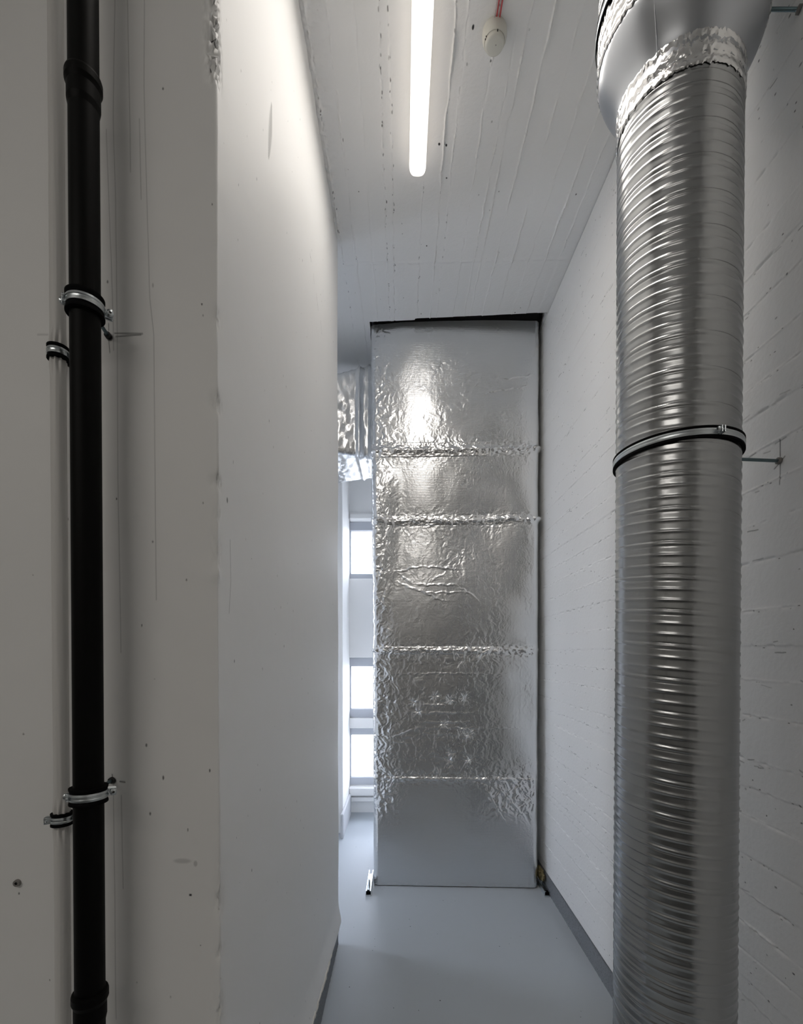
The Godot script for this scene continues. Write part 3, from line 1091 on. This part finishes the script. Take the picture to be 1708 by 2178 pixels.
func spiral(r0: float, y0: float, y1: float, p: float, seg := 132) -> ArrayMesh:
	# galvanised strip wound into a tube: lock seam plus two stiffening ribs per turn
	var per := 34
	var rows := int((y1 - y0 + p) / p * per) + 2
	var pos := PackedVector3Array()
	var uv := PackedVector2Array()
	var n := nz(91, 6.0)
	pos.resize(rows * (seg + 1)); uv.resize(rows * (seg + 1))
	for j in rows:
		var s := y1 - (j / float(per)) * p     # downwards
		for i in seg + 1:
			var a := TAU * i / seg
			var y := s + p * (i / float(seg))
			var t := fposmod(s / p, 1.0)
			var h := 0.0
			var r1 := (t - 0.345) * p
			var r2 := (t - 0.665) * p
			h += 0.0018 * exp(-pow(r1 / 0.0030, 2.0)) + 0.0018 * exp(-pow(r2 / 0.0030, 2.0))
			var sd := minf(t, 1.0 - t) * p
			h += 0.0012 * (1.0 - smoothstep(0.0042, 0.0058, sd)) - 0.0018 * exp(-pow((sd - 0.0055) / 0.0014, 2.0)) - 0.0005 * exp(-pow(sd / 0.0012, 2.0))
			h += 0.0004 * n.get_noise_3d(cos(a), s * 2.0, sin(a))
			y = clampf(y, y0, y1)
			var r := r0 + h
			pos[j * (seg + 1) + i] = Vector3(r * cos(a), y, r * sin(a))
			uv[j * (seg + 1) + i] = Vector2(i / float(seg), s)
	var am := ArrayMesh.new()
	sheet(am, pos, seg + 1, rows, uv, PackedVector2Array(), false, PackedByteArray(), false)
	return am


func round_duct() -> void:
	var root := thing("spiral_duct", "large round galvanised spiral duct standing beside the right wall", "duct", pt(DX, 0, DD))
	obj("spiral_tube", spiral(0.138, 0.0, 2.97, 0.0795), M.galvanised, root)
	var cone := []
	for k in 13:
		var f := k / 12.0
		cone.append(Vector2(lerpf(0.186, 0.1405, smoothstep(0.0, 1.0, f) * 0.6 + f * 0.4), lerpf(3.105, 2.99, f)))
	cone.push_front(Vector2(0.186, 3.11))
	cone.push_front(Vector2(0.186, 3.22))
	cone.append(Vector2(0.1405, 2.95))
	var rd := obj("reducer", lathe(cone, 96), M.galvanised_smooth, root)
	rd.set_meta("label", "smooth blue-grey conical reducer")
	# lap seam of the cone
	var sm := tube([Vector3(-0.1035, 2.99, 0.0975), Vector3(-0.117, 3.045, 0.1135), Vector3(-0.132, 3.10, 0.131)], 0.0012, 6)
	obj("lap_seam", sm, M.galvanised_smooth, rd)
	obj("foil_tape", foil_band(0.1410, 2.925, 3.005, 0.0013, 101, 0.012), M.foil_tape, root)
	obj("foil_tape", foil_band(0.1885, 3.112, 3.20, 0.0015, 105, 0.014), M.foil_tape, root)
	obj("upper_tube", spiral(0.186, 3.195, HC + 0.02, 0.0795), M.galvanised, root)

	pipe_clamp("pipe_clamp", "rubber-lined clamp round the middle of the spiral duct with rod to wall", pt(DX, 2.10, DD), 0.1415, 0.014, [[84.0, 0.016]], [[0.0, pt(right_x(2.1) - 0.002, 2.092, DD)]], "spiral duct clamps", 0.006)
	pipe_clamp("pipe_clamp", "rubber-lined clamp at the top of the frame above the duct reducer", pt(DX, 3.222, DD), 0.189, 0.016, [[20.0, 0.016]], [[8.0, pt(right_x(3.2) - 0.002, 3.147, DD - 0.06)]], "spiral duct clamps", 0.007)


func foil_band(r: float, y0: float, y1: float, amp: float, s: int, ragged: float) -> ArrayMesh:
	var n := nz(s, 45.0, 3, true)
	var e := nz(s + 1, 14.0, 2)
	var l := nz(s + 2, 9.0, 1)
	var seg := 260
	var ny := 30
	var pos := PackedVector3Array()
	var uv := PackedVector2Array()
	for j in ny:
		var f := j / float(ny - 1)
		for i in seg + 1:
			var a := TAU * i / seg
			var up := y1 + ragged * e.get_noise_2d(cos(a), sin(a))
			var lo := y0 + ragged * 0.5 * e.get_noise_2d(cos(a) + 5.0, sin(a))
			var y := lerpf(up, lo, f)
			var cr := n.get_noise_3d(cos(a) * r, y * 1.3, sin(a) * r)
			var w := 0.35 + 0.65 * clampf(l.get_noise_2d(cos(a) * 0.6, sin(a) * 0.6 + 3.0) + 0.6, 0.0, 1.0)
			var rr := r + amp * w * cr + 0.0012 * sin(f * 15.0)
			if j == 0 or j == ny - 1:
				rr = r - 0.0015
			pos.append(Vector3(rr * cos(a), y, rr * sin(a)))
			uv.append(Vector2(a * r, y))
	var am := ArrayMesh.new()
	sheet(am, pos, seg + 1, ny, uv, PackedVector2Array(), false, PackedByteArray(), true)
	return am


# a two-screw clamp: rubber lining, steel band, ears with a screw, rod and nut at the wall
func pipe_clamp(called: String, label: String, at: Vector3, r: float, hb: float, ears: Array, rods: Array, group: String, lip: float) -> Node3D:
	var root := thing(called, label, "clamp", at, group)
	var rub := r + 0.0022
	var hr := hb * 0.5 + lip
	obj("rubber_lining", lathe(hard([Vector2(r - 0.002, hr), Vector2(rub + 0.0022, hr), Vector2(rub + 0.0022, hr - 0.003), Vector2(rub, hb * 0.5), Vector2(rub, -hb * 0.5), Vector2(rub + 0.0022, -hr + 0.003), Vector2(rub + 0.0022, -hr), Vector2(r - 0.002, -hr)]), 72), M.rubber, root)
	var o := rub + 0.0018
	obj("band", lathe(hard([Vector2(rub - 0.0005, hb * 0.5), Vector2(o, hb * 0.5), Vector2(o + 0.0008, hb * 0.22), Vector2(o - 0.0004, hb * 0.12), Vector2(o - 0.0004, -hb * 0.12), Vector2(o + 0.0008, -hb * 0.22), Vector2(o, -hb * 0.5), Vector2(rub - 0.0005, -hb * 0.5)]), 72), M.zinc, root)
	for e in ears:
		var a := deg_to_rad(e[0])
		var L: float = e[1]
		var rad := Vector3(cos(a), 0, sin(a))
		var tan := Vector3(-sin(a), 0, cos(a))
		var xf := Transform3D(Basis(rad, Vector3.UP, tan), rad * (rub + L * 0.5))
		var st := flat()
		for sg in [-1.0, 1.0]:
			box(st, Vector3(-L * 0.5, -hb * 0.55, sg * 0.0035 - 0.0011), Vector3(L * 0.5, hb * 0.55, sg * 0.0035 + 0.0011), 0.0006, xf)
		obj("ear", done(st), M.zinc, root)
		var c := rad * (rub + L * 0.62)
		var screw := obj("screw", tube([c - tan * 0.012, c + tan * 0.010], 0.0024), M.zinc, root)
		obj("screw_head", tube([c + tan * 0.0055, c + tan * 0.0105], 0.0058, 14), M.zinc, screw)
		obj("slot", tube([c + tan * 0.0106, c + tan * 0.0108], 0.0022, 6), M.dot_dark, screw)
	for q in rods:
		var a := deg_to_rad(q[0])
		var rad := Vector3(cos(a), 0, sin(a))
		var to: Vector3 = q[1] - at
		var from := rad * (rub + 0.002)
		from.y = to.y * 0.4
		var dir := (to - from).normalized()
		obj("rod", tube([from, to], 0.0042 if r > 0.1 else 0.0032, 12), M.rod_zinc, root)
		obj("rod_nut", tube([from, from + dir * 0.008], 0.0075 if r > 0.1 else 0.0055, 6), M.rod_zinc, root)
		obj("wall_anchor", tube([to - dir * 0.004, to + dir * 0.003], 0.0085 if r > 0.1 else 0.0058, 12), M.plug_grey if r > 0.1 else M.dot_dark, root)
	return root


# ==================================================================== pipes on the near wall face
func pipes() -> void:
	var bx := -0.5515
	var bd := 0.825
	var r := 0.0234
	var root := thing("black_pipe", "black plastic drain pipe running up the near wall face", "pipe", pt(bx, 0, bd))
	# three lengths pushed into sockets
	for s in [[0.0, 1.002], [0.985, 2.585], [2.57, HC]]:
		obj("pipe_length", lathe([Vector2(r, s[1]), Vector2(r, s[0])], 40), M.pipe_black, root)
	for y in [1.0, 2.592]:
		var so := obj("socket", lathe(hard([Vector2(r - 0.001, y + 0.006), Vector2(r + 0.0040, y + 0.005), Vector2(r + 0.0052, y + 0.001), Vector2(r + 0.0052, y - 0.010), Vector2(r + 0.0036, y - 0.014), Vector2(r + 0.0022, y - 0.018), Vector2(r + 0.0022, y - 0.042), Vector2(r - 0.0005, y - 0.056)]), 40), M.pipe_black, root)
		so.set_meta("label", "pipe socket with rolled rim")
	# white sleeved pipe
	var wx := -0.6245
	var wd := 0.86
	var w := thing("white_pipe", "thin white sleeved pipe left of the black drain pipe", "pipe", pt(wx, 0, wd))
	var seg := 64
	var ny := 1300
	var n := nz(111, 40.0, 2)
	var n2 := nz(112, 3.0)
	var pos := PackedVector3Array()
	for j in ny:
		var y := HC * (1.0 - j / float(ny - 1))
		for i in seg + 1:
			var a := TAU * i / seg
			var rr := 0.0125 + 0.0003 * n2.get_noise_2d(cos(a), y)
			# the sleeve puckers where the clamps pinch it
			for c in [2.144, 1.297]:
				var q := absf(y - c)
				if q < 0.06:
					rr -= 0.0015 * exp(-pow(q / 0.012, 2.0))
					rr += 0.0020 * cos(a * 9.0 + q * 40.0) * exp(-pow((q - 0.015) / 0.018, 2.0))
			# slanting wrinkles low down
			if y < 1.28:
				var t := fposmod((y + 0.006 * sin(a)) / 0.0235 + 0.3 * n2.get_noise_1d(y * 9.0), 1.0)
				rr -= 0.00045 * exp(-pow((t - 0.5) / 0.07, 2.0)) * smoothstep(-0.35, 0.2, n.get_noise_2d(y * 0.3, a * 0.02))
			pos.append(Vector3(rr * cos(a), y, rr * sin(a)))
	var am := ArrayMesh.new()
	sheet(am, pos, seg + 1, ny, PackedVector2Array(), PackedVector2Array(), false, PackedByteArray(), true)
	obj("sleeve", am, M.pipe_white, w)

	pipe_clamp("pipe_clamp", "upper rubber-lined clamp on the black drain pipe", pt(bx, 2.204, bd), r + 0.002, 0.013, [[-38.0, 0.014], [142.0, 0.006]], [[-85.0, pt(-0.5530, 2.198, WN - 0.001)]], "black pipe clamps", 0.010)
	pipe_clamp("pipe_clamp", "lower rubber-lined clamp on the black drain pipe", pt(bx, 1.352, bd), r + 0.002, 0.013, [[-38.0, 0.014], [142.0, 0.006]], [[-85.0, pt(-0.5515, 1.3595, WN - 0.001)]], "black pipe clamps", 0.008)
	pipe_clamp("pipe_clamp", "upper small clamp pinching the thin white pipe", pt(wx, 2.144, wd), 0.0132, 0.011, [[-30.0, 0.011]], [[-90.0, pt(wx, 2.144, WN - 0.001)]], "white pipe clamps", 0.0065)
	pipe_clamp("pipe_clamp", "lower small clamp pinching the thin white pipe, screw to the left", pt(wx, 1.297, wd), 0.0132, 0.011, [[-30.0, 0.011], [150.0, 0.011]], [[-90.0, pt(wx, 1.297, WN - 0.001)]], "white pipe clamps", 0.006)


# ==================================================================== lamp, detector
func lamp(label: String, at: Vector3, L: float, turn: float, energy: float) -> void:
	var root := thing("ceiling_lamp", label, "lamp", at)
	root.rotation_degrees.y = turn
	obj("housing", box_mesh(Vector3(-0.031, -0.050, -L / 2 + 0.012), Vector3(0.031, -0.004, L / 2 - 0.012), 0.004), M.lamp_housing, root)
	# diffuser: a shallow trough with rounded ends
	var ns := 40
	var nk := 25
	var pos := PackedVector3Array()
	for k in nk:
		var e := 0.0
		var z := 0.0
		if k < 9:
			var a := PI * 0.5 * k / 8.0
			z = -L / 2 + 0.030 * (1.0 - cos(a)); e = sin(a)
		elif k > 15:
			var a := PI * 0.5 * (24 - k) / 8.0
			z = L / 2 - 0.030 * (1.0 - cos(a)); e = sin(a)
		else:
			z = lerpf(-L / 2 + 0.031, L / 2 - 0.031, (k - 9) / 6.0); e = 1.0
		e = pow(maxf(e, 0.0), 0.6)
		for i in ns + 1:
			var b := PI * i / ns
			var cx := signf(cos(b)) * pow(absf(cos(b)), 0.55) * 0.0365 * e
			var cy := -0.048 - pow(sin(b), 0.55) * 0.036 * (0.35 + 0.65 * e)
			pos.append(Vector3(cx, cy, z))
	var am := ArrayMesh.new()
	sheet(am, pos, ns + 1, nk, PackedVector2Array(), PackedVector2Array(), true)
	obj("diffuser", am, M.diffuser_glow, root)
	for s in [-1.0, 1.0]:
		obj("mounting_clip", box_mesh(Vector3(-0.02, -0.006, s * L * 0.3 - 0.02), Vector3(0.02, 0.002, s * L * 0.3 + 0.02), 0.001), M.lamp_housing, root)
	var al := AreaLight3D.new()
	al.name = "lamp_light"
	al.area_size = Vector2(0.066, L - 0.03)
	al.light_color = Color(1.0, 0.975, 0.945)
	al.light_energy = energy
	al.shadow_enabled = true
	al.area_range = 12.0
	al.area_attenuation = 2.0
	al.rotation_degrees = Vector3(-90, 0, 0)
	al.position = Vector3(0, -0.087, 0)
	root.add_child(al)


func detector() -> void:
	var at := pt(0.330, HC, 1.70)
	var root := thing("smoke_detector", "cream round smoke detector on the ceiling with red cables", "smoke detector", at)
	obj("base", lathe([Vector2(0.0405, 0.003), Vector2(0.0425, -0.002), Vector2(0.0435, -0.010), Vector2(0.0432, -0.022), Vector2(0.0415, -0.032), Vector2(0.0375, -0.040), Vector2(0.0352, -0.0415), Vector2(0.0348, -0.039)], 64), M.plastic_cream, root)
	obj("cover", lathe([Vector2(0.0338, -0.037), Vector2(0.0345, -0.042), Vector2(0.0340, -0.048), Vector2(0.0318, -0.0525), Vector2(0.026, -0.0545), Vector2(0.013, -0.0552), Vector2(0.0001, -0.0553)], 64), M.plastic_cream, root)
	obj("indicator", tube([Vector3(0.004, -0.0550, 0.004), Vector3(0.004, -0.0562, 0.004)], 0.0016, 10), M.plug_grey, root)
	obj("locking_notch", tube([Vector3(0.004, -0.041, 0.0352), Vector3(0.004, -0.047, 0.0352)], 0.0018, 8), M.dot_dark, root)
	obj("locking_notch", tube([Vector3(-0.0345, -0.041, 0.010), Vector3(-0.0345, -0.045, 0.010)], 0.0016, 8), M.dot_dark, root)
	obj("locking_notch", tube([Vector3(-0.0325, -0.041, 0.0175), Vector3(-0.0325, -0.044, 0.0175)], 0.0016, 8), M.dot_dark, root)
	# cables on the soffit towards the camera side
	var cab := [["cable", "left red cable clipped to the ceiling behind the smoke detector", -0.001, 0.0026, "cable_red", 0.0], ["cable", "right red cable clipped to the ceiling behind the smoke detector", 0.0085, 0.0024, "cable_red", 0.6], ["cable", "pale cable beside the two red ceiling cables", -0.0115, 0.0024, "cable_pale", 1.1]]
	for c in cab:
		var pts := []
		for k in 40:
			var f := k / 39.0
			pts.append(at + Vector3(c[2] + 0.003 * sin(f * 3.0 + c[5]) + 0.006 * f, -0.006 - 0.002 * sin(f * 9.0 + c[5]), 0.036 + f * 1.9))
		var o := obj(c[0], tube(pts, c[3], 8), M[c[4]])
		tag(o, c[1], "cable")


func small_things() -> void:
	# slotted steel channels the duct stands on
	for s in [["left", -0.222, 3.085, 0.0], ["right", 0.9560, 3.075, 0.0]]:
		var root := thing("support_rail", "slotted steel channel poking out under the %s foot of the foil duct" % s[0], "rail", pt(s[1], 0, s[2]), "rails under the foil duct")
		var st := flat()
		box(st, Vector3(-0.016, 0.0, -0.30), Vector3(0.016, 0.007, 0.0), 0.0006)
		for sg in [-1.0, 1.0]:
			box(st, Vector3(sg * 0.016 - 0.0012, 0.0, -0.30), Vector3(sg * 0.016 + 0.0012, 0.034, 0.0), 0.0006)
			box(st, Vector3(sg * 0.016, 0.0325, -0.30), Vector3(sg * 0.0095, 0.035, 0.0), 0.0006)
		obj("channel", done(st), M.zinc, root)
		var nut := flat()
		box(nut, Vector3(-0.0145, 0.008, -0.035), Vector3(0.0145, 0.026, -0.010), 0.002)
		obj("channel_nut", done(nut), M.rubber, root)
		obj("bolt", tube([Vector3(0, 0.0, -0.12), Vector3(0, 0.05, -0.12)], 0.005, 10), M.zinc, root)
	# tufts of mineral wool behind the right rail
	var n := nz(121, 60.0, 3)
	var w := SphereMesh.new()
	w.radius = 0.5
	w.height = 1.0
	w.radial_segments = 48
	w.rings = 24
	var arr := w.get_mesh_arrays()
	var vs: PackedVector3Array = arr[Mesh.ARRAY_VERTEX]
	for k in vs.size():
		var v := vs[k] * Vector3(0.034, 0.075, 0.16)
		vs[k] = v * (1.0 + 0.5 * n.get_noise_3dv(v)) + Vector3(0, 0.045, 0)
	arr[Mesh.ARRAY_VERTEX] = vs
	var am := ArrayMesh.new()
	am.add_surface_from_arrays(Mesh.PRIMITIVE_TRIANGLES, arr)
	var st2 := SurfaceTool.new()
	st2.create_from(am, 0)
	st2.generate_normals()
	var o := obj("mineral_wool", st2.commit(), M.wool)
	o.position = pt(0.956, 0.038, 3.235)
	tag(o, "brownish tuft of mineral wool between foil duct and right wall", "insulation")
	# grey wall plug left in the pier face
	var p := thing("wall_plug", "empty grey wall plug left of the white pipe, low down", "wall plug", pt(-0.733, 1.163, WN - 0.001))
	var ring := lathe(hard([Vector2(0.0028, 0.003), Vector2(0.0062, 0.003), Vector2(0.0066, 0.0), Vector2(0.0066, -0.004)]), 20)
	var a := obj("collar", ring, M.plug_grey, p)
	a.rotation_degrees = Vector3(90, 0, 0)
	var hole := obj("hole", lathe([Vector2(0.0030, 0.0012), Vector2(0.0001, 0.0012)], 16), M.dot_dark, p)
	hole.rotation_degrees = Vector3(90, 0, 0)
